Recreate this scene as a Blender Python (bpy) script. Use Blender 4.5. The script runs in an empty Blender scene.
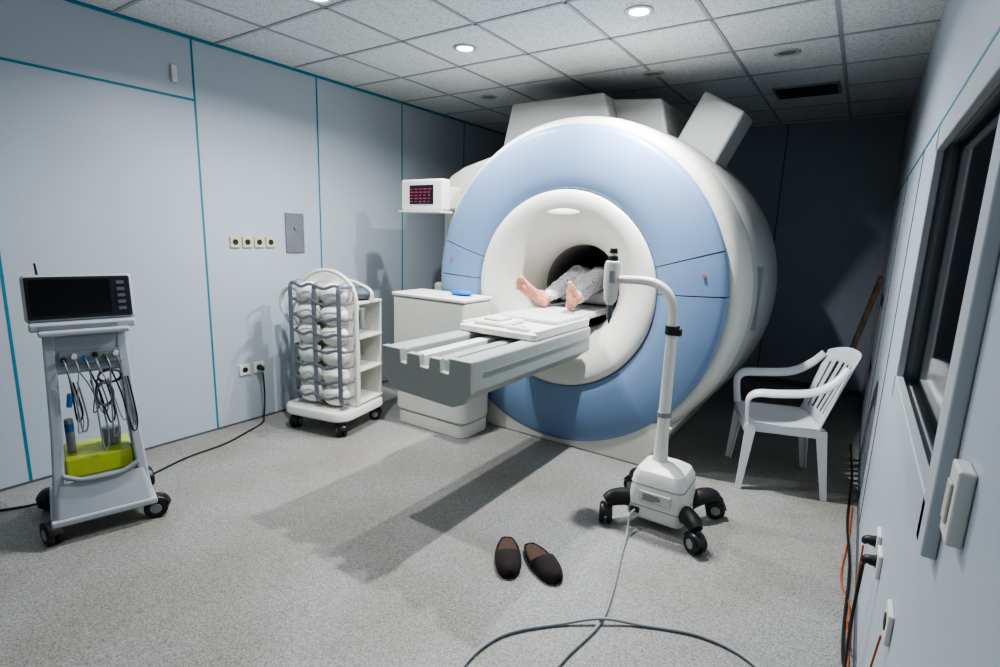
import bpy, math, random
from mathutils import Vector, Matrix
random.seed(4)
S=bpy.context.scene
COL=S.collection
S.view_settings.view_transform='AgX'
try: S.view_settings.look='AgX - Medium High Contrast'
except Exception as ex: print(ex)
S.view_settings.exposure=0.02

# ---------------- materials ----------------
def lin(c):
    return tuple(((x/255)/12.92 if x/255<=0.04045 else (((x/255)+0.055)/1.055)**2.4) for x in c)
def mat(name,rgb,rough=0.5,metal=0.0,noise=0.0,nscale=20,bump=0.0,bscale=200,emit=None,estr=0,coat=0,rgb2=None):
    m=bpy.data.materials.new(name); m.use_nodes=True
    nt=m.node_tree; b=nt.nodes['Principled BSDF']
    c=lin(rgb)
    b.inputs['Base Color'].default_value=(*c,1)
    b.inputs['Roughness'].default_value=rough
    b.inputs['Metallic'].default_value=metal
    if coat: b.inputs['Coat Weight'].default_value=coat
    tc=nt.nodes.new('ShaderNodeTexCoord')
    if noise>0 or rgb2:
        n=nt.nodes.new('ShaderNodeTexNoise'); n.inputs['Scale'].default_value=nscale; n.inputs['Detail'].default_value=6
        nt.links.new(tc.outputs['Object'],n.inputs['Vector'])
        r=nt.nodes.new('ShaderNodeValToRGB')
        c2=lin(rgb2) if rgb2 else tuple(x*(1-noise) for x in c)
        r.color_ramp.elements[0].position=0.35; r.color_ramp.elements[0].color=(*c2,1)
        r.color_ramp.elements[1].position=0.65; r.color_ramp.elements[1].color=(*c,1)
        nt.links.new(n.outputs['Fac'],r.inputs['Fac']); nt.links.new(r.outputs['Color'],b.inputs['Base Color'])
    if bump>0:
        n2=nt.nodes.new('ShaderNodeTexNoise'); n2.inputs['Scale'].default_value=bscale
        nt.links.new(tc.outputs['Object'],n2.inputs['Vector'])
        bp=nt.nodes.new('ShaderNodeBump'); bp.inputs['Strength'].default_value=bump; bp.inputs['Distance'].default_value=0.002
        nt.links.new(n2.outputs['Fac'],bp.inputs['Height']); nt.links.new(bp.outputs['Normal'],b.inputs['Normal'])
    if emit:
        b.inputs['Emission Color'].default_value=(*lin(emit),1); b.inputs['Emission Strength'].default_value=estr
    return m

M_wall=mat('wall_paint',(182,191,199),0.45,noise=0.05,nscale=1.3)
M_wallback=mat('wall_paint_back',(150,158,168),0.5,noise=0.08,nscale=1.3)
M_teal=mat('teal_seam',(20,128,150),0.5,noise=0.1)
M_white=mat('white_plastic',(222,222,214),0.4,noise=0.03,nscale=5)
M_cream=mat('cream_shell',(204,203,194),0.4,noise=0.04,nscale=3)
M_grey=mat('grey_shell',(156,157,154),0.45,noise=0.05,nscale=3)
M_blue=mat('blue_shell',(116,141,174),0.48,noise=0.05,nscale=2)
M_dark=mat('dark_gap',(30,32,34),0.6)
M_black=mat('black_rubber',(18,18,19),0.5,noise=0.2,nscale=30)
M_blackpl=mat('black_plastic',(26,26,28),0.35)
M_dgrey=mat('dark_grey_strap',(84,90,98),0.5,noise=0.1,nscale=20)
M_strap=mat('grey_strap',(118,124,131),0.6,noise=0.1,nscale=20)
M_mgrey=mat('mid_grey_plastic',(130,136,140),0.45,noise=0.05)
M_table=mat('table_shell',(160,165,160),0.4,noise=0.04,nscale=4)
M_rail=mat('table_channel',(104,108,108),0.35,metal=0.3,noise=0.06,nscale=9)
M_cart=mat('cart_grey',(168,174,180),0.4,noise=0.05,nscale=5)
M_metal=mat('steel_plate',(138,140,143),0.4,metal=0.5,noise=0.08,nscale=8)
M_frame=mat('window_frame_paint',(190,196,200),0.4,noise=0.04,nscale=5)
M_glass=mat('dark_window_glass',(10,12,14),0.06)
M_screen=mat('screen_glass',(12,12,16),0.12)
M_pink=mat('screen_text',(150,30,80),0.5,emit=(200,40,110),estr=0.3)
M_skin=mat('skin',(220,160,136),0.5,nscale=30,rgb2=(206,132,108))
M_hair=mat('hair',(60,45,38),0.7,noise=0.3,nscale=80)
M_pad=mat('pad_vinyl',(205,208,206),0.5,noise=0.05)
M_coil=mat('coil_cushion',(236,235,228),0.75,noise=0.04)
M_bluec=mat('blue_cushion',(10,110,190),0.45,noise=0.1)
M_wood=mat('wood',(78,58,40),0.6,nscale=12,rgb2=(54,40,28))
M_orange=mat('orange_cable',(180,86,34),0.5)
M_cable=mat('grey_cable',(140,146,152),0.45)
M_yellow=mat('yellow_green_plastic',(180,195,60),0.4,noise=0.1)
M_sock=mat('socket_cream',(205,195,160),0.4)
M_brown=mat('insole_brown',(92,68,56),0.85,noise=0.3,nscale=60)
M_felt=mat('slipper_felt',(40,32,29),0.9,noise=0.4,nscale=60,bump=0.6,bscale=300)
M_bore=mat('bore_liner',(130,132,130),0.45,noise=0.04)
M_lamp=mat('lamp_glow',(255,255,255),0.5,emit=(235,242,255),estr=30)
M_lampoff=mat('lamp_off',(120,118,112),0.3)
M_trimring=mat('lamp_ring',(190,190,190),0.35,metal=0.3)
M_chair=mat('chair_plastic',(210,213,214),0.35,noise=0.03)
M_red=mat('orange_button',(190,90,60),0.4)
M_label=mat('blue_label',(40,110,170),0.4)
M_green=mat('green_plastic',(70,120,80),0.4)

def m_floor():
    m=bpy.data.materials.new('vinyl_floor'); m.use_nodes=True; nt=m.node_tree; b=nt.nodes['Principled BSDF']
    tc=nt.nodes.new('ShaderNodeTexCoord')
    n1=nt.nodes.new('ShaderNodeTexNoise'); n1.inputs['Scale'].default_value=190; n1.inputs['Detail'].default_value=2
    n2=nt.nodes.new('ShaderNodeTexNoise'); n2.inputs['Scale'].default_value=1.6; n2.inputs['Detail'].default_value=5
    for n in (n1,n2): nt.links.new(tc.outputs['Object'],n.inputs['Vector'])
    r1=nt.nodes.new('ShaderNodeValToRGB')
    r1.color_ramp.elements[0].position=0.30; r1.color_ramp.elements[0].color=(*lin((106,105,103)),1)
    r1.color_ramp.elements[1].position=0.66; r1.color_ramp.elements[1].color=(*lin((164,163,159)),1)
    r2=nt.nodes.new('ShaderNodeValToRGB')
    r2.color_ramp.elements[0].position=0.35; r2.color_ramp.elements[0].color=(.84,.80,.74,1)
    r2.color_ramp.elements[1].position=0.6; r2.color_ramp.elements[1].color=(1,1,1,1)
    mx=nt.nodes.new('ShaderNodeMix'); mx.data_type='RGBA'; mx.blend_type='MULTIPLY'; mx.inputs[0].default_value=1
    nt.links.new(n1.outputs['Fac'],r1.inputs['Fac']); nt.links.new(n2.outputs['Fac'],r2.inputs['Fac'])
    nt.links.new(r1.outputs['Color'],mx.inputs[6]); nt.links.new(r2.outputs['Color'],mx.inputs[7])
    nt.links.new(mx.outputs[2],b.inputs['Base Color'])
    b.inputs['Roughness'].default_value=0.5
    return m
M_floor=m_floor()
def m_ceil():
    m=mat('ceiling_tile',(214,216,216),0.8)
    nt=m.node_tree; b=nt.nodes['Principled BSDF']; tc=nt.nodes.new('ShaderNodeTexCoord')
    v=nt.nodes.new('ShaderNodeTexNoise'); v.inputs['Scale'].default_value=110; v.inputs['Detail'].default_value=3
    nt.links.new(tc.outputs['Object'],v.inputs['Vector'])
    r=nt.nodes.new('ShaderNodeValToRGB')
    r.color_ramp.elements[0].position=0.34; r.color_ramp.elements[0].color=(*lin((180,182,184)),1)
    r.color_ramp.elements[1].position=0.52; r.color_ramp.elements[1].color=(*lin((222,224,224)),1)
    nt.links.new(v.outputs['Fac'],r.inputs['Fac']); nt.links.new(r.outputs['Color'],b.inputs['Base Color'])
    return m
M_ceil=m_ceil()
def m_gown():
    m=mat('patterned_gown',(190,192,198),0.8)
    nt=m.node_tree; b=nt.nodes['Principled BSDF']; tc=nt.nodes.new('ShaderNodeTexCoord')
    v=nt.nodes.new('ShaderNodeTexVoronoi'); v.inputs['Scale'].default_value=60
    nt.links.new(tc.outputs['Object'],v.inputs['Vector'])
    r=nt.nodes.new('ShaderNodeValToRGB')
    r.color_ramp.elements[0].position=0.18; r.color_ramp.elements[0].color=(*lin((96,100,116)),1)
    r.color_ramp.elements[1].position=0.36; r.color_ramp.elements[1].color=(*lin((214,215,219)),1)
    nt.links.new(v.outputs['Distance'],r.inputs['Fac']); nt.links.new(r.outputs['Color'],b.inputs['Base Color'])
    return m
M_gown=m_gown()

# ---------------- geometry helpers ----------------
def empty(name,loc=(0,0,0),rz=0,parent=None,scale=None):
    e=bpy.data.objects.new(name,None); COL.objects.link(e); e.location=loc; e.rotation_euler=(0,0,rz)
    e.empty_display_size=0.1
    if parent: e.parent=parent
    if scale: e.scale=scale
    return e
def mesh_obj(name,verts,faces,m,parent=None,bevel=0,seg=3,sharp=35,loc=None,rot=None):
    me=bpy.data.meshes.new(name); me.from_pydata([tuple(v) for v in verts],[],faces); me.validate()
    import bmesh
    bm=bmesh.new(); bm.from_mesh(me); bmesh.ops.recalc_face_normals(bm,faces=bm.faces); bm.to_mesh(me); bm.free()
    for p in me.polygons: p.use_smooth=True
    o=bpy.data.objects.new(name,me); COL.objects.link(o)
    me.materials.append(m)
    if bevel>0:
        b=o.modifiers.new('bevel','BEVEL'); b.width=bevel; b.segments=seg; b.limit_method='ANGLE'; b.angle_limit=math.radians(30); b.harden_normals=True
    else:
        me.set_sharp_from_angle(angle=math.radians(sharp))
    if parent: o.parent=parent
    if loc: o.location=loc
    if rot: o.rotation_euler=rot
    return o
BF=[(0,1,3,2),(4,6,7,5),(0,4,5,1),(2,3,7,6),(0,2,6,4),(1,5,7,3)]
def box(name,lo,hi,m,parent=None,bevel=0,seg=3,rot=None):
    c=[(lo[i]+hi[i])/2 for i in range(3)]; h=[(hi[i]-lo[i])/2 for i in range(3)]
    v=[(sx*h[0],sy*h[1],sz*h[2]) for sx in(-1,1) for sy in(-1,1) for sz in(-1,1)]
    return mesh_obj(name,v,BF,m,parent,bevel,seg,loc=c,rot=rot)
def boxes(name,L,m,parent=None,bevel=0):
    V=[];F=[]
    for lo,hi in L:
        n=len(V)
        V+=[(x,y,z) for x in(lo[0],hi[0]) for y in(lo[1],hi[1]) for z in(lo[2],hi[2])]
        F+=[tuple(i+n for i in f) for f in BF]
    return mesh_obj(name,V,F,m,parent,bevel)
def prism(name,poly,axis,d0,d1,m,parent=None,bevel=0,seg=3,scale1=1.0,off1=(0,0)):
    n=len(poly); V=[]
    cx=sum(p[0] for p in poly)/n; cy=sum(p[1] for p in poly)/n
    for d,s,of in((d0,1,(0,0)),(d1,scale1,off1)):
        for a,b in poly:
            a=cx+(a-cx)*s+of[0]; b=cy+(b-cy)*s+of[1]
            V.append({'x':(d,a,b),'y':(a,d,b),'z':(a,b,d)}[axis])
    F=[tuple(range(n)),tuple(range(n,2*n))]+[(i,(i+1)%n,n+(i+1)%n,n+i) for i in range(n)]
    return mesh_obj(name,V,F,m,parent,bevel,seg)
def rrect(x0,y0,x1,y1,r,n=6):
    P=[]
    for cx,cy,a in((x1-r,y1-r,0),(x0+r,y1-r,90),(x0+r,y0+r,180),(x1-r,y0+r,270)):
        for i in range(n+1):
            t=math.radians(a+90*i/n); P.append((cx+r*math.cos(t),cy+r*math.sin(t)))
    return P
def frames(P):
    T=[]
    for i in range(len(P)):
        a=P[max(i-1,0)]; b=P[min(i+1,len(P)-1)]; T.append((b-a).normalized())
    u=T[0].orthogonal().normalized(); R=[]
    for i,t in enumerate(T):
        u=(u-t*u.dot(t))
        u=u.normalized() if u.length>1e-6 else t.orthogonal().normalized()
        R.append((t,u,t.cross(u)))
    return R
def catmull(P,k):
    if k<=1 or len(P)<3: return P
    out=[]
    n=len(P)
    for i in range(n-1):
        p0=P[max(i-1,0)];p1=P[i];p2=P[i+1];p3=P[min(i+2,n-1)]
        for j in range(k):
            t=j/k
            out.append(0.5*((2*p1)+(p2-p0)*t+(2*p0-5*p1+4*p2-p3)*t*t+(3*p1-p0-3*p2+p3)*t**3))
    out.append(P[-1]); return out
def sweep(name,pts,r,m,parent=None,res=12,k=6,flat=None,updir=None):
    """tube; r number or list per control point; flat=(a,b) elliptical scale"""
    P=[Vector(p) for p in pts]
    if isinstance(r,(list,tuple)):
        RR=catmull([Vector((x,0,0)) for x in r],k) if len(P)>2 else [Vector((x,0,0)) for x in r]
        RR=[x.x for x in RR]
    Q=catmull(P,k)
    if not isinstance(r,(list,tuple)): RR=[r]*len(Q)
    V=[];F=[]
    for (t,u,w),q,rr in zip(frames(Q),Q,RR):
        if updir is not None:
            w=Vector(updir); w=(w-t*w.dot(t)).normalized(); u=w.cross(t)
        fa,fb=flat if flat else (1,1)
        for i in range(res):
            a=2*math.pi*i/res; V.append(q+u*(rr*fa*math.cos(a))+w*(rr*fb*math.sin(a)))
    for j in range(len(Q)-1):
        for i in range(res):
            F.append((j*res+i,j*res+(i+1)%res,(j+1)*res+(i+1)%res,(j+1)*res+i))
    F.append(tuple(range(res))); F.append(tuple(range((len(Q)-1)*res,len(Q)*res)))
    return mesh_obj(name,V,F,m,parent,sharp=50)
def cyl(name,p0,p1,r0,r1,m,parent=None,res=28,bevel=0):
    P=[Vector(p0),Vector(p1)]; fr=frames(P); V=[]
    for (t,u,w),q,rr in zip(fr,P,(r0,r1)):
        for i in range(res):
            a=2*math.pi*i/res; V.append(q+u*rr*math.cos(a)+w*rr*math.sin(a))
    F=[(i,(i+1)%res,res+(i+1)%res,res+i) for i in range(res)]+[tuple(range(res)),tuple(range(res,2*res))]
    return mesh_obj(name,V,F,m,parent,bevel)
def ellipsoid(name,c,r,m,parent=None,nu=24,nv=14,rot=None):
    V=[(0,0,r[2])];F=[]
    for j in range(1,nv):
        p=math.pi*j/nv
        for i in range(nu):
            a=2*math.pi*i/nu; V.append((r[0]*math.sin(p)*math.cos(a),r[1]*math.sin(p)*math.sin(a),r[2]*math.cos(p)))
    V.append((0,0,-r[2]))
    for i in range(nu): F.append((0,1+i,1+(i+1)%nu))
    for j in range(nv-2):
        for i in range(nu): F.append((1+j*nu+i,1+(j+1)*nu+i,1+(j+1)*nu+(i+1)%nu,1+j*nu+(i+1)%nu))
    L=len(V)-1;b=1+(nv-2)*nu
    for i in range(nu): F.append((L,b+(i+1)%nu,b+i))
    return mesh_obj(name,V,F,m,parent,sharp=180,loc=c,rot=rot)
def lathe_y(name,prof,zc,m,parent=None,n=96,zmin=None,sharp=40,sx=1.0):
    V=[];F=[]
    for r,y in prof:
        for i in range(n):
            a=2*math.pi*i/n; z=zc+r*math.cos(a)
            if zmin is not None: z=max(z,zmin)
            V.append((r*sx*math.sin(a),y,z))
    for j in range(len(prof)-1):
        for i in range(n): F.append((j*n+i,j*n+(i+1)%n,(j+1)*n+(i+1)%n,(j+1)*n+i))
    return mesh_obj(name,V,F,m,parent,sharp=sharp)
def caster(parent,x,y,ang=0,r=0.05,top=0.13,tag='1'):
    c,s=math.cos(ang),math.sin(ang)
    def L(a,b,z): return (x+a*c-b*s,y+a*s+b*c,z)
    for k,o in (('a',-0.019),('b',0.019)):
        cyl('caster_wheel_%s%s'%(tag,k),L(o-0.013,0,r),L(o+0.013,0,r),r,r,M_black,parent,bevel=0.006)
        cyl('caster_hub_%s%s'%(tag,k),L(o-0.015,0,r),L(o+0.015,0,r),r*0.5,r*0.5,M_mgrey,parent,bevel=0.003)
    sweep('caster_fork_%s'%tag,[L(0,0,r),L(0,-r*0.5,r*1.5),L(0,-r*0.5,top-0.01),L(0,-r*0.3,top)],0.014,M_blackpl,parent,k=4)
    P=[L(0,r*1.12*math.cos(math.radians(t)),r+r*1.12*math.sin(math.radians(t))) for t in range(20,171,15)]
    sweep('caster_hood_%s'%tag,P,0.008,M_blackpl,parent,k=1,flat=(3.6,0.6),updir=(0,0,1))

# ---------------- room ----------------
XL,XR,YN,YB,ZC=-3.66,0.165,-1.3,6.1,2.6
box('floor',(XL-.1,YN-.1,-.1),(XR+.1,YB+.1,0),M_floor)
box('ceiling',(XL-.1,YN-.1,ZC),(XR+.1,YB+.1,ZC+.1),M_ceil)
box('wall_left',(XL-.1,YN-.1,0),(XL,YB+.1,ZC),M_wall)
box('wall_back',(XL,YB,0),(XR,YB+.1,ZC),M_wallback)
box('wall_near',(XL,YN-.1,0),(XR,YN,ZC),M_wall)
WY0,WY1,WZ0,WZ1=1.10,2.20,0.99,1.78
boxes('wall_right',[((XR,YN-.1,0),(XR+.1,WY0,ZC)),((XR,WY1,0),(XR+.1,YB+.1,ZC)),((XR,WY0,0),(XR+.1,WY1,WZ0)),((XR,WY0,WZ1),(XR+.1,WY1,ZC))],M_wall)
w=empty('window_1',(XR,(WY0+WY1)/2,(WZ0+WZ1)/2))
def wb(n,lo,hi,m,bv=0.004):
    c=((WY0+WY1)/2,(WZ0+WZ1)/2)
    box(n,(lo[0],lo[1]-c[0],lo[2]-c[1]),(hi[0],hi[1]-c[0],hi[2]-c[1]),m,w,bv)
fo,fi=0.045,0.035
for nm,y0,y1,z0,z1 in (('frame_far',WY1-fi,WY1+fo,WZ0-fo,WZ1+fo),('frame_near',WY0-fo,WY0+fi,WZ0-fo,WZ1+fo),('frame_bottom',WY0,WY1,WZ0-fo,WZ0+fi),('frame_top',WY0,WY1,WZ1-fi,WZ1+fo)):
    wb(nm,(-0.022,y0,z0),(0.0,y1,z1),M_frame)
for nm,y0,y1,z0,z1 in (('reveal_far',WY1-.012,WY1,WZ0,WZ1),('reveal_near',WY0,WY0+.012,WZ0,WZ1),('reveal_bottom',WY0,WY1,WZ0,WZ0+.012),('reveal_top',WY0,WY1,WZ1-.012,WZ1)):
    wb(nm,(0.0,y0,z0),(0.03,y1,z1),M_frame,0)
wb('glass',(0.02,WY0,WZ0),(0.03,WY1,WZ1),M_glass,0)
tn=[0]
def trim(lo,hi,m=M_teal):
    tn[0]+=1; box('trim_%d'%tn[0],lo,hi,m)
for y in (-.15,0.80,1.84,2.767,3.69,4.61,5.53):
    z1=2.215 if y<1.5 else ZC-.02
    trim((XL,y-.006,0),(XL+.003,y+.006,z1))
trim((XL,YN,2.215),(XL+.003,1.833,2.229))
trim((XL,YN,ZC-.018),(XL+.012,YB,ZC))
for x in (-.775,-1.7,-2.62): trim((x-.006,YB-.003,0),(x+.006,YB,ZC),M_dgrey)
trim((XR-.003,YN,1.875),(XR,YB-.003,1.885))
for y in (3.1,4.2,5.2): trim((XR-.003,y-.005,0),(XR,y+.005,1.875),M_dgrey)
box('baseboard_left',(XL,YN,0),(XL+.006,YB,.012),M_dgrey)
box('baseboard_back',(XL+.006,YB-.006,0),(XR-.006,YB,.05),M_dgrey)
box('baseboard_right',(XR-.006,YN,0),(XR,YB,.05),M_dgrey)
TS=.567
L=[]
xs=[]
k=0
while -.265-k*TS>XL:
    xs.append(-.265-k*TS);k+=1
for x in xs: L.append(((x-.010,YN,ZC-.005),(x+.010,YB,ZC)))
y=2.557-TS*7
while y<YB:
    if y>YN: L.append(((XL+.012,y-.010,ZC-.005),(XR,y+.010,ZC)))
    y+=TS
boxes('ceiling_grid',L,mat('grid_metal',(160,163,166),0.5))
def downlight(x,y,on,power=34):
    e=empty('recessed_downlight',(x,y,ZC))
    V=[];F=[];n=32
    pr=[(.075,0),(.075,-.008),(.062,-.012),(.05,-.006),(.048,-.001)]
    for r,z in pr:
        for i in range(n):
            a=2*math.pi*i/n;V.append((r*math.cos(a),r*math.sin(a),z))
    for j in range(len(pr)-1):
        for i in range(n):F.append((j*n+i,j*n+(i+1)%n,(j+1)*n+(i+1)%n,(j+1)*n+i))
    mesh_obj('trim_ring',V,F,M_trimring,e)
    cyl('lens',(0,0,-.001),(0,0,-.004),.049,.049,M_lamp if on else M_lampoff,e)
    if on:
        l=bpy.data.lights.new('downlight_lamp','AREA'); l.shape='DISK'; l.size=.06; l.energy=power; l.color=(.96,.98,1.0); l.spread=math.radians(155)
        o=bpy.data.objects.new('lamp',l); COL.objects.link(o); o.parent=e; o.location=(0,0,-.02)
downlight(-2.26,2.84,True,27)
downlight(-1.12,2.84,True,62)
downlight(-2.45,1.88,True,31)
downlight(-1.12,.9,True,5)  # added weak fill lamp, out of camera view, no known fixture there
downlight(-2.26,.0,True,3)  # unseen fill light put in to lift the near end of the room
downlight(-.55,3.86,False)
downlight(-2.84,3.9,False)
downlight(-1.4,3.9,False)
v=empty('ceiling_vent',(-.52,4.84,ZC))
box('frame',(-.22,-.17,-.012),(.22,.17,0),M_mgrey,v,.003)
for i in range(8):
    box('slat_%d'%i,(-.20,-.150+i*.039,-.018),(.20,-.132+i*.039,-.012),M_dark,v)

# ---------------- wall fittings left ----------------
def wallroot(name,y,z,x=XL): return empty(name,(x,y,z))
for i in range(4):
    s=wallroot('wall_socket',2.045+i*.09,1.33)
    box('plate',(0,-.036,-.04),(.012,.036,.04),M_sock,s,.004)
    cyl('hole',(.012,0,0),(.014,0,0),.02,.02,M_dark,s)
s=wallroot('steel_wall_plate',2.525,1.40)
box('plate',(0,-.08,-.15),(.012,.08,.15),M_metal,s,.003)
cyl('knob',(.012,0,.04),(.024,0,.04),.011,.011,M_mgrey,s)
for dy in(-.065,.065):
    for dz in (-.13,.13): cyl('screw',(.012,dy,dz),(.015,dy,dz),.005,.005,M_mgrey,s)
s=wallroot('wall_thermostat',1.72,2.35)
box('body',(0,-.016,-.05),(.02,.016,.05),M_white,s,.004)
for i in range(2):
    s=wallroot('wall_socket',2.06+i*.11,.40)
    box('plate',(0,-.042,-.04),(.012,.042,.04),M_white,s,.004)
    cyl('hole',(.012,0,0),(.014,0,0),.02,.02,M_dark,s)
    if i==1:
        sweep('plug',[(.012,0,0),(.05,0,-.002),(.06,0,-.02)],[.022,.018,.01],M_black,s)
c=empty('power_cable',(XL,2.17,0))
sweep('cord',[(.06,0,.36),(.065,.0,.2),(.08,-.02,.06),(.13,-.07,.008),(.22,-.25,.006),(.3,-.45,.006),(.33,-.7,.006),(.42,-.95,.006)],.006,M_black,c,res=8)

# ---------------- MRI scanner ----------------
mx,my=-1.66,3.16
ZCb=1.09
g=empty('mri_scanner',(mx,my,0))
def arcseg(name,a0,a1,m):
    cs=[(.663,.05),(.663,.004),(.68,-.006),(.76,-.018),(.86,-.023),(.95,-.018),(1.02,-.006),(1.05,.002),(1.062,.020),(1.062,.07),(.9,.07)]
    n=max(2,int((a1-a0)/2)); V=[];F=[];K=len(cs)
    for j in range(n+1):
        a=math.radians(a0+(a1-a0)*j/n)
        for r,y in cs: V.append((r*math.cos(a),y,ZCb+r*math.sin(a)))
    for j in range(n):
        for i in range(K): F.append((j*K+i,j*K+(i+1)%K,(j+1)*K+(i+1)%K,(j+1)*K+i))
    F.append(tuple(range(K)));F.append(tuple(range(n*K,(n+1)*K)))
    return mesh_obj(name,V,F,m,g,sharp=50)
arcseg('blue_cover_top',16.75,163.25,M_blue)
arcseg('blue_cover_right',2.65,16.35,M_blue)
arcseg('blue_cover_left',163.65,177.35,M_blue)
arcseg('blue_cover_bottom',177.75,362.25,M_blue)
for s_ in (-1,1): cyl('call_button_%d'%(s_+1),(s_*.93,-.020,ZCb+.16),(s_*.93,-.028,ZCb+.16),.009,.009,M_red,g)
lathe_y('backing',[(.64,.045),(1.045,.045)],ZCb,M_dgrey,g)
lathe_y('front_funnel',[(.657,.05),(.657,.0),(.652,-.012),(.64,-.02),(.60,-.022),(.55,-.012),(.50,.012),(.45,.05),(.40,.10),(.36,.16),(.33,.23),(.31,.30),(.302,.36)],ZCb,M_white,g,sharp=60)
lathe_y('bore_liner',[(.302,.36),(.30,.4),(.30,1.3),(.33,1.42),(.42,1.52),(.55,1.60)],ZCb,M_bore,g,sharp=60)
ellipsoid('bore_lamp',(0,-.005+.008,ZCb+.515),(.13,.018,.035),M_cream,g,rot=(math.radians(-25),0,0))
lathe_y('front_rim',[(1.04,.05),(1.075,.045),(1.10,.06),(1.118,.09),(1.130,.15),(1.136,.24),(1.138,.335),(1.122,.342)],ZCb,M_cream,g,zmin=.003)
lathe_y('magnet_body',[(1.115,.342),(1.126,.348),(1.142,.37),(1.155,.6),(1.160,.95),(1.158,1.25),(1.10,1.48),(.98,1.60),(.8,1.63),(.54,1.63)],ZCb,M_grey,g,zmin=.003,sharp=50)
prism('base_plinth',[(-.64,.0),(.66,.0),(.83,.30),(.5,.32),(-.5,.32),(-.83,.30)],'y',.006,1.5,M_cream,g,.012)
box('body_seam_plate',(1.09,.45,.9),(1.162,.47,1.3),M_mgrey,g)
prism('shoulder_cover',[(-1.30,1.05),(-1.30,1.80),(-1.25,1.90),(-1.1,1.97),(-.78,2.05),(-.5,2.06),(-.5,1.05)],'y',.30,1.3,M_cream,g,.05,5)
prism('lower_side_cover',[(-1.24,.0),(-1.24,1.04),(-.7,1.04),(-.5,.0)],'y',.12,1.2,M_cream,g,.03,4)
prism('top_housing',[(-.87,1.9),(-.74,2.44),(.02,2.44),(.2,1.9)],'y',.45,1.25,M_grey,g,.02,3)
prism('top_housing_side',[(.0,1.9),(.0,2.43),(.38,2.40),(.5,1.9)],'y',.62,1.3,M_grey,g,.02,3)
def turret():
    th=math.radians(27); U=(math.cos(th),-math.sin(th)); W=(math.sin(th),math.cos(th)); o=(.61,2.02)
    poly=[]
    for a,b in ((-.155,-.15),(.17,-.2),(.16,.36),(-.15,.38)):
        poly.append((o[0]+U[0]*a+W[0]*b,o[1]+U[1]*a+W[1]*b))
    prism('vent_turret',poly,'y',.66,.98,M_grey,g,.02,3)
turret()
gd=empty('scanner_display_panel',(mx-1.165,my,1.7))
def db(n,lo,hi,m,bv=0): 
    box(n,(lo[0]+1.165,lo[1],lo[2]-1.7),(hi[0]+1.165,hi[1],hi[2]-1.7),m,gd,bv)
db('display_body',(-1.39,-.10,1.60),(-.96,-.0,1.835),M_white,.02)
db('display_bracket',(-1.24,-.005,1.62),(-1.08,.29,1.80),M_white,.02)
db('display_shelf',(-1.39,-.13,1.585),(-.96,.02,1.60),M_cream,.005)
db('display_screen',(-1.29,-.104,1.65),(-1.05,-.099,1.79),M_screen)
for r_ in range(5):
    for c_ in range(5):
        ww=random.uniform(.015,.034)
        db('display_text_%d%d'%(r_,c_),(-1.28+c_*.045,-.1065,1.665+r_*.023),(-1.28+c_*.045+ww,-.1045,1.672+r_*.023),M_pink)

# ---------------- side cabinet ----------------
g2=empty('patient_table_cabinet',(-2.5,2.95,0))
prism('base_lower',rrect(-.33,-.17,.33,.16,.07),'z',.0,.10,M_white,g2,.006)
prism('base_upper',rrect(-.34,-.18,.34,.16,.07),'z',.105,.42,M_white,g2,.02)
prism('cabinet',rrect(-.35,-.18,.33,.16,.03),'z',.42,.97,M_white,g2,.01)
prism('cabinet_top',rrect(-.36,-.19,.335,.16,.03),'z',.975,1.0,M_white,g2,.008)
pc=empty('blue_positioning_cushion',(-2.36,2.98,1.0))
ellipsoid('cushion',(0,0,.022),(.10,.055,.022),M_bluec,pc)

# ---------------- patient table ----------------
tb=empty('patient_table',(-1.675,2.5,0))
y0=-.65; y1=.625
for nm,xa,xb in (('left',-.275,-.165),('right',.165,.275)):
    if nm=='left': poly=[(-.275,.74),(-.275,.865),(-.262,.875),(-.180,.875),(-.165,.862),(-.165,.74),(-.2,.68)]
    else: poly=[(.275,.72),(.275,.865),(.262,.875),(.180,.875),(.165,.862),(.165,.74),(.2,.66)]
    prism('side_rail_'+nm,poly,'y',y0+.02,y1,M_table,tb,.006)
prism('underbody',[(-.275,.76),(-.2,.655),(.2,.655),(.275,.76)],'y',y0+.02,y1,M_table,tb,.006)
box('channel_floor',(-.165,y0+.02,.75),(.165,y1,.768),M_rail,tb)
box('inner_rail_left',(-.11,y0+.02,.75),(-.035,y1,.852),M_white,tb,.006)
box('inner_rail_right',(.035,y0+.02,.75),(.10,y1,.852),M_table,tb,.006)
for i,x in enumerate((-.137,.0,.132)): 
    box('guide_%d'%i,(x-.008,y0+.03,.768),(x+.008,y1,.79),M_rail,tb,.003)
box('chain_slot',(-.165,y0+.25,.768),(-.115,y0+.42,.83),M_dark,tb,.004)
end=[(-.285,.74),(-.285,.875),(-.16,.875),(-.155,.805),(-.115,.805),(-.11,.862),(-.03,.862),(-.025,.805),(.03,.805),(.035,.862),(.10,.862),(.105,.80),(.155,.80),(.16,.875),(.285,.875),(.285,.72),(.24,.665),(.18,.64),(-.18,.655),(-.24,.69)]
prism('end_cap',end,'y',y0-.02,y0+.022,M_table,tb,.006)
prism('couch_top',rrect(-.265,-.08,.265,y1+.01,.03),'z',.876,.915,M_white,tb,.008)
box('couch_lip_left',(-.265,-.05,.91),(-.24,y1,.93),M_white,tb,.006)
box('couch_lip_right',(.24,-.05,.91),(.265,y1,.93),M_white,tb,.006)
box('couch_inner',(-.215,y1+.01,.905),(.215,2.45,.93),M_white,tb,.006)
box('mattress',(-.21,.28,.916),(.21,2.42,.942),M_pad,tb,.01)
box('foot_pad',(-.2,-.02,.916),(.02,.22,.940),M_white,tb,.012)
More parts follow.
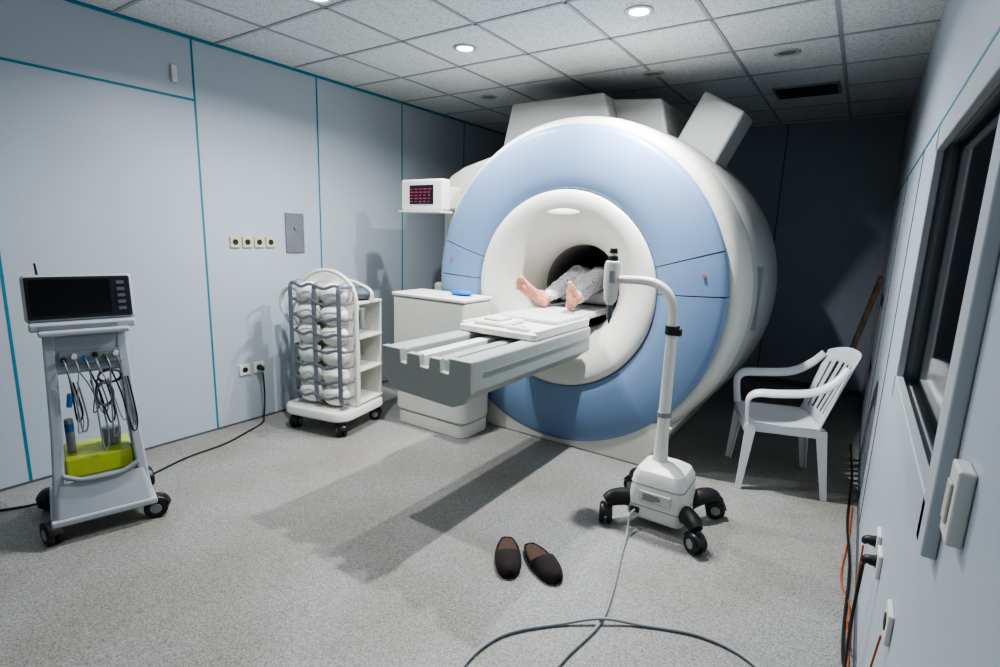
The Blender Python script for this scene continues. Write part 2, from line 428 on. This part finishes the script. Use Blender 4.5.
box('pad_handle',(-.15,.02,.940),(-.03,.16,.955),M_pad,tb,.008)
cyl('connector_a',(.12,.02,.915),(.12,.02,.93),.03,.026,M_mgrey,tb)
box('connector_b',(.05,-.04,.915),(.2,-.01,.935),M_white,tb,.005)
for s_ in (-1,1): box('side_strip_%d'%(s_+1),(.276 if s_>0 else -.279,y0+.1,.80),(.279 if s_>0 else -.276,y1-.05,.806),M_mgrey,tb)

# ---------------- patient ----------------
def capsule(V,F,p0,p1,r0,r1,n=16,m=5):
    p0=Vector(p0);p1=Vector(p1); t=(p1-p0); 
    if t.length<1e-5: t=Vector((0,0,1e-3))
    t=t.normalized(); u=t.orthogonal().normalized(); w=t.cross(u)
    b=len(V); V.append(p0-t*r0); rings=0
    for P,R,aa in ((p0,r0,[-90+90*i/m for i in range(1,m+1)]),(p1,r1,[90*i/m for i in range(0,m)])):
        for a in aa:
            ar=math.radians(a)
            for i in range(n):
                q=2*math.pi*i/n
                V.append(P+t*(R*math.sin(ar))+(u*math.cos(q)+w*math.sin(q))*(R*math.cos(ar)))
            rings+=1
    V.append(p1+t*r1); e=len(V)-1
    for i in range(n): F.append((b,b+1+(i+1)%n,b+1+i))
    for j in range(rings-1):
        for i in range(n):
            F.append((b+1+j*n+i,b+1+j*n+(i+1)%n,b+1+(j+1)*n+(i+1)%n,b+1+(j+1)*n+i))
    q=b+1+(rings-1)*n
    for i in range(n): F.append((e,q+i,q+(i+1)%n))
def blob(name,caps,m,parent,vox,smooth=4,disp=0,fac=.5):
    V=[];F=[]
    for c in caps: capsule(V,F,*c)
    me=bpy.data.meshes.new(name); me.from_pydata([tuple(v) for v in V],[],F)
    o=bpy.data.objects.new(name,me); COL.objects.link(o); me.materials.append(m); o.parent=parent
    r=o.modifiers.new('r','REMESH'); r.mode='VOXEL'; r.voxel_size=vox; r.use_smooth_shade=True
    s_=o.modifiers.new('s','SMOOTH'); s_.iterations=smooth; s_.factor=fac
    if disp:
        tx=bpy.data.textures.new(name+'_folds','CLOUDS'); tx.noise_scale=.07
        d=o.modifiers.new('d','DISPLACE'); d.texture=tx; d.strength=disp; d.mid_level=.5
    return o
pt=empty('patient',(-1.68,3.21,.948))
caps=[]
FT={-1:(-.155,math.radians(38),math.radians(32)),1:(.070,math.radians(28),math.radians(42))}
def legpts(sd):
    A=Vector((FT[sd][0],.03,.045)); an=A+Vector((0,.035,.012)); kn=Vector((sd*.085,.42,.20)); hp=Vector((sd*.075,.80,.11))
    return A,an,kn,hp
for sd in (-1,1):
    ax,ang,pf=FT[sd]
    A,an,kn,hp=legpts(sd)
    u=Vector((sd*math.sin(ang),-math.sin(pf),math.cos(pf)*math.cos(ang))).normalized()
    wd=Vector((0,1,0)); wd=(wd-u*wd.dot(u)).normalized()
    med=Vector((-sd,0,0)); med=(med-u*med.dot(u)-wd*med.dot(wd)).normalized()
    K=1.15
    def P(a,b,c): return A+(u*a+med*b+wd*c)*K
    f=[]
    f.append((P(-.012,0,-.005),P(.03,0,-.008),.033,.031))
    f.append((P(.02,-.008,-.006),P(.13,-.026,-.022),.029,.018))
    f.append((P(.02,.004,-.002),P(.13,.022,-.020),.029,.021))
    f.append((P(.03,.0,.02),P(.125,.008,-.014),.033,.020))
    f.append((P(.10,-.0,-.018),P(.145,-.002,-.024),.023,.018))
    f.append((P(-.005,.0,.0),P(.02,0,.045),.033,.036))
    bx=[.027,.006,-.010,-.024,-.037]; ln=[.205,.207,.197,.184,.170]; rr=[.0145,.0095,.009,.0085,.0085]; st=[.150,.152,.148,.142,.132]
    for b_,l_,r_,s0 in zip(bx,ln,rr,st):
        f.append((P(s0-.02,b_*.9,-.022),P(s0+.02,b_*1.04,-.014),r_*1.15,r_*.95))
        f.append((P(s0+.02,b_*1.04,-.014),P(l_,b_*1.12,-.022),r_*.95,r_*1.08))
    blobname='foot_left' if sd>0 else 'foot_right'
    f.append((an,an+(kn-an)*.35,.034,.043))
    f.append((an+(kn-an)*.30,an+(kn-an)*.6,.042,.052))
    blob(blobname,f,M_skin,pt,.0030,3)
    caps+= [(an+(kn-an)*.5,kn,.05,.05),(kn,hp,.055,.075)]
caps+=[((-.06,.82,.11),(.06,.82,.11),.10,.10),((-.06,.82,.11),(-.08,1.25,.12),.095,.09),((.06,.82,.11),(.08,1.25,.12),.095,.09),
 ((-.07,1.30,.11),(-.15,1.30,.09),.08,.055),((.07,1.30,.11),(.15,1.30,.09),.08,.055),((0,1.28,.10),(0,1.43,.11),.055,.05)]
for sd in (-1,1):
    sh=Vector((sd*.165,1.29,.085)); el=Vector((sd*.19,1.02,.05)); wr=Vector((sd*.175,.79,.05))
    caps+=[(sh,el,.045,.036),(el,wr,.036,.024)]
    caps.append((wr,wr+Vector((0,-.07,-.005)),.022,.024)); caps.append((wr+Vector((sd*-.012,-.03,0)),wr+Vector((sd*-.022,-.075,0)),.016,.015)); caps.append((wr+Vector((sd*.012,-.03,0)),wr+Vector((sd*.018,-.07,0)),.015,.014))
    for i,(o_,l_) in enumerate(((-.028,.062),(-.010,.072),(.010,.068),(.028,.052))):
        a_=wr+Vector((sd*o_*.9,-.08,.0)); b_=a_+Vector((sd*o_*.25,-l_*.55,.004)); c_=b_+Vector((0,-l_*.45,-.014))
        caps+=[(a_,b_,.009,.008),(b_,c_,.008,.007)]
    a_=wr+Vector((sd*-.02,-.025,0)); b_=a_+Vector((sd*-.028,-.03,.004)); c_=b_+Vector((sd*-.008,-.03,0)); caps+=[(a_,b_,.011,.010),(b_,c_,.010,.008)]
caps+=[((0,1.54,.105),(0,1.57,.10),.083,.085),((0,1.47,.12),(0,1.50,.12),.05,.06),((-.0,1.50,.175),(0,1.53,.182),.014,.010),((-.028,1.475,.155),(.028,1.475,.155),.02,.02),
 ((0,1.515,.19),(0,1.505,.197),.011,.013),((-.03,1.545,.172),(-.034,1.545,.17),.013,.012),((.03,1.545,.172),(.034,1.545,.17),.013,.012),((-.02,1.482,.17),(.02,1.482,.17),.009,.009),
 ((-.086,1.535,.10),(-.092,1.55,.095),.014,.018),((.086,1.535,.10),(.092,1.55,.095),.014,.018)]
blob('body',caps,M_skin,pt,.005,4)
blob('hair',[((0,1.575,.09),(0,1.60,.095),.088,.082),((0,1.60,.12),(0,1.61,.13),.07,.06)],M_hair,pt,.007,3)
gc=[]
for sd in (-1,1):
    A,an,kn,hp=legpts(sd)
    s0=an+(kn-an)*.14
    gc+=[(s0,kn,.050,.082),(kn,hp,.085,.10)]
    sh=Vector((sd*.165,1.29,.09)); el=Vector((sd*.188,1.02,.058)); gc+=[(sh,el,.055,.05)]
gc+=[((0,.42,.19),(0,.82,.13),.07,.10),((0,.16,.08),(0,.42,.19),.03,.07),((-.07,.82,.135),(-.08,1.27,.14),.11,.10),((.07,.82,.135),(.08,1.27,.14),.11,.10),((-.1,1.3,.12),(.1,1.3,.12),.075,.075),((0,.9,.15),(0,1.2,.15),.11,.10)]
blob('gown',gc,M_gown,pt,.007,6,disp=.022)
blob('knee_roll',[((-.17,.42,.06),(.17,.42,.06),.055,.055)],M_pad,pt,.008,2)

# ---------------- injector stand ----------------
inj=empty('contrast_injector_stand',(-.70,2.60,0))
def loft_rr(name,secs,m,parent,bevel=0):
    V=[];F=[];n=None
    for z,x0,y0_,x1,y1_,r in secs:
        P=rrect(x0,y0_,x1,y1_,r,5); n=len(P); V+=[(a,b,z) for a,b in P]
    for j in range(len(secs)-1):
        for i in range(n): F.append((j*n+i,j*n+(i+1)%n,(j+1)*n+(i+1)%n,(j+1)*n+i))
    F.append(tuple(range(n)));F.append(tuple(range((len(secs)-1)*n,len(secs)*n)))
    return mesh_obj(name,V,F,m,parent,bevel,sharp=30)
loft_rr('power_unit',[(.045,-.13,-.13,.13,.13,.03),(.055,-.14,-.14,.14,.14,.035),(.08,-.145,-.145,.145,.145,.04),(.26,-.13,-.13,.13,.13,.04),(.295,-.115,-.115,.115,.115,.045),(.315,-.085,-.085,.085,.085,.05),(.325,-.05,-.05,.05,.05,.04)],M_white,inj)
prism('seam_low',rrect(-.1435,-.1435,.1435,.1435,.04),'z',.115,.119,M_mgrey,inj)
prism('seam_high',rrect(-.1355,-.1355,.1355,.1355,.04),'z',.225,.229,M_mgrey,inj)
box('panel',(-.08,-.146,.15),(.08,-.130,.20),M_cream,inj,.003)
for i in range(4): box('panel_text_%d'%i,(-.06,-.148,.158+i*.009),(-.06+random.uniform(.06,.11),-.1455,.161+i*.009),M_dgrey,inj)
box('socket',(-.12,-.150,.075),(-.07,-.14,.105),M_blackpl,inj,.003)
for i,(sx,sy) in enumerate(((-1,-1),(1,-1),(-1,1),(1,1))):
    ex,ey=(.225*sx,.20*sy)
    sweep('leg_%d'%i,[(sx*.10,sy*.07,.085),(sx*.15,sy*.11,.125),(sx*.20,sy*.17,.13),(ex,ey,.115)],[.042,.045,.042,.034],M_black,inj,k=5,flat=(1,.8))
    caster(inj,ex,ey,ang=.5*i+.4,r=.048,top=.112,tag=str(i))
px=-.03
sweep('column',[(px,0,.31),(px,0,.50),(px,0,1.0),(px,0,1.06)],[.040,.031,.027,.025],M_white,inj,res=18)
cyl('collar_lower',(px,0,.56),(px,0,.585),.034,.034,M_mgrey,inj,bevel=.003)
cyl('collar_pivot',(px,0,.985),(px,0,1.03),.035,.035,M_black,inj,bevel=.005)
box('pivot_knob',(px+.02,-.03,.985),(px+.05,.0,1.02),M_black,inj,.006)
sweep('arm',[(px,0,1.02),(px-.005,0,1.10),(px-.035,0,1.18),(px-.09,0,1.225),(px-.17,0,1.24),(px-.31,0,1.235)],[.025,.025,.024,.023,.022,.021],M_white,inj,res=16)
hx=-.365
loft=[(1.10,.014),(1.115,.024),(1.13,.034),(1.18,.037),(1.19,.041),(1.30,.042),(1.325,.036),(1.33,.026)]
V=[];F=[];n=24
for z,r in loft:
    for i in range(n):
        a=2*math.pi*i/n;V.append((hx+r*math.cos(a),r*1.1*math.sin(a),z))
for j in range(len(loft)-1):
    for i in range(n):F.append((j*n+i,j*n+(i+1)%n,(j+1)*n+(i+1)%n,(j+1)*n+i))
F+= [tuple(range(n)),tuple(range((len(loft)-1)*n,len(loft)*n))]
mesh_obj('injector_head',V,F,M_white,inj)
cyl('head_cap',(hx,0,1.33),(hx,0,1.355),.027,.023,M_black,inj,bevel=.003)
cyl('head_ring',(hx,0,1.355),(hx,0,1.368),.018,.018,M_white,inj)
cyl('head_tip',(hx,0,1.368),(hx,0,1.395),.023,.018,M_black,inj,bevel=.004)
cyl('syringe_barrel',(hx,0,1.03),(hx,0,1.10),.014,.017,M_dgrey,inj)
cyl('syringe_tip',(hx,0,1.0),(hx,0,1.03),.004,.01,M_dgrey,inj)
box('head_label',(hx+.005,-.049,1.22),(hx+.03,-.036,1.28),M_mgrey,inj)
ic=empty('injector_power_cable',(-.70,2.0,0))
o=(-.70,2.0)
P=[(-.79,2.45,.09),(-.80,2.41,.07),(-.775,2.31,.015),(-.735,2.135,.008),(-.67,1.88,.008),(-.641,1.693,.008),(-.667,1.493,.008),(-.69,1.35,.008),(-.8,1.1,.008),(-.90,1.1,.008),(-.935,1.247,.008),(-.92,1.38,.008),(-.867,1.48,.008),(-.761,1.597,.008),(-.641,1.70,.022),(-.514,1.775,.008),(-.313,1.855,.008),(-.138,1.835,.008),(-.02,1.7,.008),(.06,1.3,.008)]
sweep('cord',[(a-o[0],b-o[1],c_) for a,b,c_ in P],.006,M_cable,ic,res=10,k=8)

# ---------------- slippers ----------------
def slipper(x,y,dx,dy):
    ang=math.atan2(dx,-dy)
    e=empty('slipper',(x,y,0),ang)
    def wid(s):
        t=math.sin(math.pi*min(max(s,0),1))**.36
        return t*(.047+.014*s)
    N=30; half=.14
    out=[(wid(i/N),half-2*half*i/N) for i in range(N+1)]
    poly=[(w_,y_) for w_,y_ in out]+[(-w_,y_) for w_,y_ in reversed(out)][1:-1]
    prism('sole',poly,'z',0,.018,M_felt,e,.004,2)
    poly2=[(a*.88,b*.95) for a,b in poly]
    prism('insole',poly2,'z',.018,.028,M_brown,e)
    V=[];F=[];K=16;Ns=16
    for j in range(Ns+1):
        q=j/Ns
        w0=1.04
        for i in range(K+1):
            a=math.pi*i/K
            s0=.46+.12*math.sin(a)
            s=s0+(.995-s0)*q
            h=.040*math.sqrt(max(0,1-q**2.2))+.016
            V.append((wid(s)*w0*math.cos(a),half-2*half*s,.012+h*math.sin(a)**.75))
    for j in range(Ns):
        for i in range(K): F.append((j*(K+1)+i,j*(K+1)+i+1,(j+1)*(K+1)+i+1,(j+1)*(K+1)+i))
    u=mesh_obj('upper',V,F,M_felt,e,sharp=80)
    s_=u.modifiers.new('sol','SOLIDIFY'); s_.thickness=.006; s_.offset=0
    pts=[(wid(s)*.98,half-2*half*s,.024) for s in (.48,.3,.18,.08,.02)]+[(-wid(s)*.98,half-2*half*s,.024) for s in (.02,.08,.18,.3,.48)]
    sweep('heel_rim',pts,.006,M_felt,e,k=4,res=8)
slipper(-1.146,1.82,.17,-.24)
slipper(-1.000,1.875,.26,-.17)

# ---------------- plastic chair ----------------
ch=empty('plastic_armchair',(-.300,3.535,0),math.radians(-72.4),None,(.95,.94,1))
def leg(name,p0,p1):
    V=[];F=[]
    (x0,y0_,z0),(x1,y1_,z1)=p0,p1
    K=6
    for j in range(K+1):
        t=j/K; x=x0+(x1-x0)*t; y=y0_+(y1_-y0_)*t; z=z0+(z1-z0)*t; h=.018+.014*t
        sx=1 if x1>0 else -1
        sy=1 if y1>0 else -1
        for a,b in ((sx*h,sy*h),(-sx*h,sy*h),(-sx*h,sy*(h-.010)),(sx*(h-.010),sy*(h-.010)),(sx*(h-.010),-sy*h),(sx*h,-sy*h)):
            V.append((x+a,y+b,z))
    for j in range(K):
        for i in range(6): F.append((j*6+i,j*6+(i+1)%6,(j+1)*6+(i+1)%6,(j+1)*6+i))
    F.append(tuple(range(6)));F.append(tuple(range(K*6,K*6+6)))
    mesh_obj(name,V,F,M_chair,ch,.003,2)
leg('leg_front_right',(.245,-.235,0),(.215,-.20,.405))
leg('leg_front_left',(-.245,-.235,0),(-.215,-.20,.405))
leg('leg_rear_right',(.235,.25,0),(.20,.19,.405))
leg('leg_rear_left',(-.235,.25,0),(-.20,.19,.405))
def grid_surface(name,fn,nu,nv,m,parent,th=.006,hole=None):
    V=[fn(i/nu,j/nv) for j in range(nv+1) for i in range(nu+1)];F=[]
    for j in range(nv):
        for i in range(nu):
            if hole and hole(i,j): continue
            F.append((j*(nu+1)+i,j*(nu+1)+i+1,(j+1)*(nu+1)+i+1,(j+1)*(nu+1)+i))
    o=mesh_obj(name,V,F,m,parent,sharp=80)
    s_=o.modifiers.new('sol','SOLIDIFY'); s_.thickness=th; s_.offset=0
    return o
def seatf(u,v):
    x=-.235+.47*u; y=-.235+.44*v
    x*=1-.06*v
    z=.405+.006-.022*math.sin(math.pi*u)*math.sin(math.pi*min(v*1.1,1))
    if v<.08: z-=.03*(1-v/.08)
    return (x,y,z)
grid_surface('seat',seatf,20,20,M_chair,ch,.007)
for nm,lo,hi in (('apron_front',(-.22,-.236,.35),(.22,-.228,.408)),('apron_left',(-.236,-.22,.36),(-.228,.2,.408)),('apron_right',(.228,-.22,.36),(.236,.2,.408))): box(nm,lo,hi,M_chair,ch,.003)
def backf(u,v):
    a=(u-.5)*2
    x=.225*a*(1+.10*v); z=.39+.46*v+ (-.05*abs(a)**3*v)
    y=.205+.18*v -.085*abs(a)**2.2*(.4+.6*v)
    return (x,y,z)
def bh(i,j): return (3<=j<=15) and (i%4 in(2,3)) and 3<=i<=26
grid_surface('backrest',backf,30,20,M_chair,ch,.008,bh)
for s_ in (-1,1):
    nm='left' if s_<0 else 'right'
    sweep('arm_'+nm,[(s_*.235,.275,.78),(s_*.262,.21,.70),(s_*.272,.10,.635),(s_*.275,-.08,.61),(s_*.268,-.19,.60),(s_*.25,-.235,.56),(s_*.235,-.232,.48),(s_*.225,-.22,.40)],[.022,.026,.028,.029,.028,.024,.022,.024],M_chair,ch,res=12,k=5,flat=(1,.42))
    
# ---------------- leaning wooden frame ----------------
wf=empty('wooden_frame',(.0,4.9,0))
for i,(yy) in enumerate((-.25,.15)):
    sweep('pole_%d'%i,[(-.10,yy,.02),(.135,yy+.05,1.22)],.02,M_wood,wf,k=1,res=4)
for i,zz in enumerate((.3,.7,1.1)):
    xx=-.10+.235*(zz-.02)/1.2
    box('rail_%d'%i,(xx-.012,-.25+.04*zz,zz-.03),(xx+.012,.19+.0*zz,zz+.03),M_wood,wf,.003)
box('panel',(-.09,.0,.02),(-.07,.5,.55),mat('dark_board',(60,62,66),.6),wf,.002,rot=(0,math.radians(11),0))

# ---------------- right wall fittings ----------------
s=empty('wall_switch_box',(XR,.93,1.10))
box('body',(-.02,-.03,-.055),(0,.03,.055),M_white,s,.004); box('rocker',(-.024,-.014,-.03),(-.02,.014,.03),M_cream,s,.002)
for (yy,zz) in ((1.83,.52),(1.40,.60),(1.95,.525)):
    s=empty('wall_socket',(XR,yy,zz)); box('plate',(-.012,-.038,-.038),(0,.038,.038),M_white,s,.004); cyl('hole',(-.012,0,0),(-.014,0,0),.02,.02,M_dark,s)
    if yy!=1.40: sweep('plug',[(-.013,0,0),(-.035,0,-.002),(-.042,0,-.015)],[.017,.014,.007],M_black,s)
rc=empty('wall_cables',(XR,2.5,0))
sweep('black_cord',[(-.042,-.67,.50),(-.045,-.66,.3),(-.035,-.55,.05),(-.04,-.3,.01),(-.03,.2,.01),(-.05,.7,.01),(-.04,1.3,.01),(-.06,2.0,.01)],.005,M_black,rc,res=8)
sweep('orange_cord',[(-.042,-.55,.50),(-.035,-.5,.25),(-.02,-.42,.03),(-.025,-.1,.008),(-.06,.1,.008),(-.04,.5,.008),(-.03,.9,.008)],.003,M_orange,rc,res=8)
sweep('orange_cord_2',[(-.015,-1.1,.56),(-.03,-1.05,.3),(-.04,-.9,.03),(-.02,-.5,.008),(-.03,-.2,.008)],.0025,M_orange,rc,res=8)

# ---------------- patient monitor cart ----------------
cr=empty('patient_monitor_cart',(-2.995,.915,0),math.radians(75))
ct=empty('frame_group',(0,0,0),0,cr,(.88,1,1))
for s_ in (-1,1):
    V=[]
    for z,x,yf in ((.11,.215,-.215),(.5,.188,-.165),(.95,.172,-.13)):
        V+=[(s_*(x-.05),yf,z),(s_*x,yf,z),(s_*x,yf+.12,z),(s_*(x-.05),yf+.12,z)]
    F=[]
    for j in range(2):
        for i in range(4): F.append((j*4+i,j*4+(i+1)%4,(j+1)*4+(i+1)%4,(j+1)*4+i))
    F+=[(0,1,2,3),(8,9,10,11)]
    mesh_obj('post_%d'%(s_+1),V,F,M_cart,ct,.012)
box('upper_panel',(-.15,-.128,.76),(.15,.10,.94),M_cart,ct,.015)
box('connector_plate',(-.12,-.145,.80),(.14,-.12,.865),M_mgrey,ct,.008)
for i in range(6):
    cyl('connector_%d'%i,(-.10+i*.043,-.145,.832+.012*(i%2)),(-.10+i*.043,-.165,.832+.012*(i%2)),.013,.011,(M_dark,M_white,M_label,M_dark,M_green,M_white)[i],ct)
box('top_shelf',(-.185,-.19,.945),(.185,.16,.97),M_cart,ct,.01)
loft_rr('lower_panel',[(.10,-.22,-.235,.22,.17,.03),(.20,-.21,-.215,.21,.15,.03),(.27,-.195,-.20,.195,.13,.03)],M_cart,ct)
box('foot',(-.23,-.24,.085),(.23,.21,.12),M_cart,ct,.012)
sweep('window_bottom_trim',[(-.16,-.20,.31),(-.09,-.205,.28),(0,-.207,.275),(.09,-.205,.28),(.16,-.20,.31)],.012,M_mgrey,ct,k=4)
for i,(sx,sy) in enumerate(((-1,-1),(1,-1),(-1,1),(1,1))):
    caster(cr,sx*.20,sy*.19,ang=.3+i,r=.052,top=.11,tag=str(i))
box('tray',(-.145,-.15,.27),(.15,.10,.365),M_yellow,ct,.012)
cyl('cylinder_bottle',(-.11,-.05,.365),(-.11,-.05,.53),.020,.020,M_cable,ct,bevel=.006)
cyl('bottle_label',(-.11,-.05,.47),(-.11,-.05,.51),.0205,.0205,M_label,ct)
cyl('suction_jar',(.07,-.02,.365),(.07,-.02,.45),.04,.045,M_cable,ct,bevel=.006)
for i in range(12):
    x0=-.10+(i%6)*.043; d=random.uniform(.20,.42); sp=random.uniform(-.07,.07)
    sweep('lead_%d'%i,[(x0,-.166,.835),(x0+.01,-.20,.79),(x0+sp*.5+.02,-.18,.79-d*.4),(x0+sp+.03,-.17,.79-d),(x0+sp+.055,-.165,.79-d*.85),(x0+.03+sp,-.165,.73)],.0028 if i%2 else .004,(M_black,M_dgrey,M_mgrey,M_cable)[i%4],ct,res=8,k=6)
sweep('coil_hose',[(.05+.035*math.cos(t*.8),-.175+.01*math.sin(t*1.3),.66+.055*math.sin(t*.8)) for t in range(0,24)],.006,M_dgrey,ct,res=8,k=4)
sweep('coil_hose_2',[(.08+.05*math.cos(t*.8),-.165+.01*math.sin(t*1.1),.74+.03*math.sin(t*.8)) for t in range(0,20)],.005,M_black,ct,res=8,k=4)
cyl('blue_probe',(-.10,-.17,.62),(-.09,-.17,.68),.012,.014,M_label,ct)
mb=empty('monitor',(0,-.02,1.085),0,cr); mb.rotation_euler=(math.radians(-10),0,0)
box('monitor_body',(-.20,-.075,-.10),(.20,.09,.112),M_cart,mb,.02,4)
box('bezel',(-.188,-.083,-.088),(.188,-.070,.100),M_blackpl,mb,.01)
box('screen',(-.172,-.0860,-.068),(.110,-.0825,.086),M_screen,mb)
for i in range(5): box('key_%d'%i,(.135,-.0870,-.06+i*.03),(.165,-.0825,-.045+i*.03),M_dgrey,mb,.001)
box('monitor_base',(-.19,-.16,.965),(.19,.08,1.0),M_cart,cr,.01)
box('monitor_sticker',(-.16,-.163,.975),(.12,-.159,.99),M_mgrey,cr)
sweep('antenna',[(-.14,.03,1.17),(-.145,.03,1.25)],[.006,.004],M_black,cr)
cc=empty('monitor_power_cable',(-3.25,.7,0))
sweep('cord',[(.05,.1,.10),(-.05,.05,.02),(-.15,-.1,.007),(-.28,-.3,.007),(-.3,-.6,.007)],.006,M_black,cc,res=8)

# ---------------- coil trolley ----------------
trr=empty('coil_storage_trolley',(-3.13,2.46,0),math.radians(12))
tr=empty('rack_group',(0,0,0),0,trr,(1.16,1.08,1.0))
loft_rr('base_tray',[(.115,-.23,-.24,.23,.23,.09),(.13,-.245,-.255,.245,.245,.1),(.165,-.245,-.255,.245,.245,.1),(.18,-.24,-.25,.24,.24,.1)],M_white,tr)
for i,(sx,sy) in enumerate(((-1,-1),(1,-1),(-1,1),(1,1))):
    caster(trr,sx*.205,sy*.20,ang=.6*i+.3,r=.045,top=.118,tag=str(i))
ZT=.93
box('shelf_back',(-.19,-.02,.18),(-.175,.22,ZT),M_white,tr,.004)
box('shelf_rear',(-.19,.21,.18),(.21,.225,ZT),M_white,tr,.004)
box('shelf_front',(-.19,-.035,.18),(.21,-.02,ZT),M_white,tr,.004)
for i,zz in enumerate((.20,.44,.68,ZT)): box('shelf_%d'%i,(-.19,-.035,zz-.009),(.215,.225,zz+.009),M_white,tr,.004)
arch=[(-.20,.18),(.20,.18)]+[(.20+ .0,.85)]+[(.20*math.cos(math.radians(t)),.95+.19*math.sin(math.radians(t))) for t in range(10,171,10)]+[(-.20,.85)]
prism('arch_board',arch,'y',-.075,-.05,M_coil,tr,.008)
ap=[(-.215,-.062,.2),(-.215,-.062,.85)]+[(-.215*math.cos(math.radians(t)),-.062,.95+.205*math.sin(math.radians(t))) for t in range(0,181,20)]+[(.215,-.062,.85),(.215,-.062,.2)]
sweep('arch_tube',ap,.013,M_white,tr,k=3)
for c_ in range(2):
    for r_ in range(6):
        z=.27+r_*.145
        ellipsoid('coil_%d%d'%(c_,r_),(-.09+.18*c_,-.115,z),(.095,.066,.080),M_coil,tr)
for i,x in enumerate((-.18,.0,.18)):
    yy=-.188
    sweep('strap_v_%d'%i,[(x,-.10,.21),(x,yy+.01,.23),(x,yy,.4),(x,yy,.7),(x,yy,.95),(x,yy+.01,1.06),(x,-.09,1.08)],.017,M_strap,tr,k=4,res=10,flat=(1,.15),updir=(0,-1,.01))
for r_ in range(8):
    z=.27+r_*.112
    sweep('strap_h_%d'%r_,[(-.212,-.09,z),(-.20,-.165,z),(-.15,-.191,z+.012),(-.09,-.196,z-.010),(-.03,-.192,z+.012),(.03,-.192,z-.006),(.09,-.196,z-.012),(.15,-.191,z+.010),(.20,-.165,z),(.212,-.09,z)],.011,M_strap,tr,k=3,res=10,flat=(.18,1),updir=(0,0,1))
sweep('top_rail',[(-.2,.05,.93),(-.2,.08,1.04),(0,.1,1.08),(.2,.1,1.02),(.215,.1,.93)],.012,M_white,tr,k=5)
ellipsoid('grey_coil_pad',(.12,.10,.985),(.09,.1,.05),M_dgrey,tr)
ellipsoid('coil_block',(.0,.1,.50),(.12,.09,.05),M_mgrey,tr)
sweep('side_tube',[(-.2,-.1,1.0),(-.27,-.1,1.02),(-.33,-.1,.95),(-.33,-.1,.86),(-.27,-.1,.76),(-.21,-.1,.70)],.014,M_white,tr,k=6)
sweep('side_tube_2',[(-.2,-.05,.9),(-.26,-.05,.9),(-.29,-.05,.83),(-.25,-.05,.73),(-.2,-.05,.66)],.010,M_white,tr,k=6)
box('handle',(.215,-.03,.75),(.235,.0,.9),M_mgrey,tr,.006)

# ---------------- camera ----------------
Yc=Vector((365,88,-526)).normalized()
Zc=Vector((93,2770,526)); Zc=(Zc-Yc*Zc.dot(Yc)).normalized()
Xc=Yc.cross(Zc)
w2c=Matrix((Xc,Yc,Zc)).transposed()
R=w2c.transposed()
cam=bpy.data.cameras.new('camera'); co=bpy.data.objects.new('camera',cam); COL.objects.link(co)
cam.sensor_width=36; cam.lens=526*36/1000; cam.clip_start=.02
co.matrix_world=Matrix.Translation((0,0,1.45))@R.to_4x4()
S.camera=co
wd=bpy.data.worlds.new('world'); S.world=wd; wd.use_nodes=True
wd.node_tree.nodes['Background'].inputs[0].default_value=(.02,.02,.025,1)
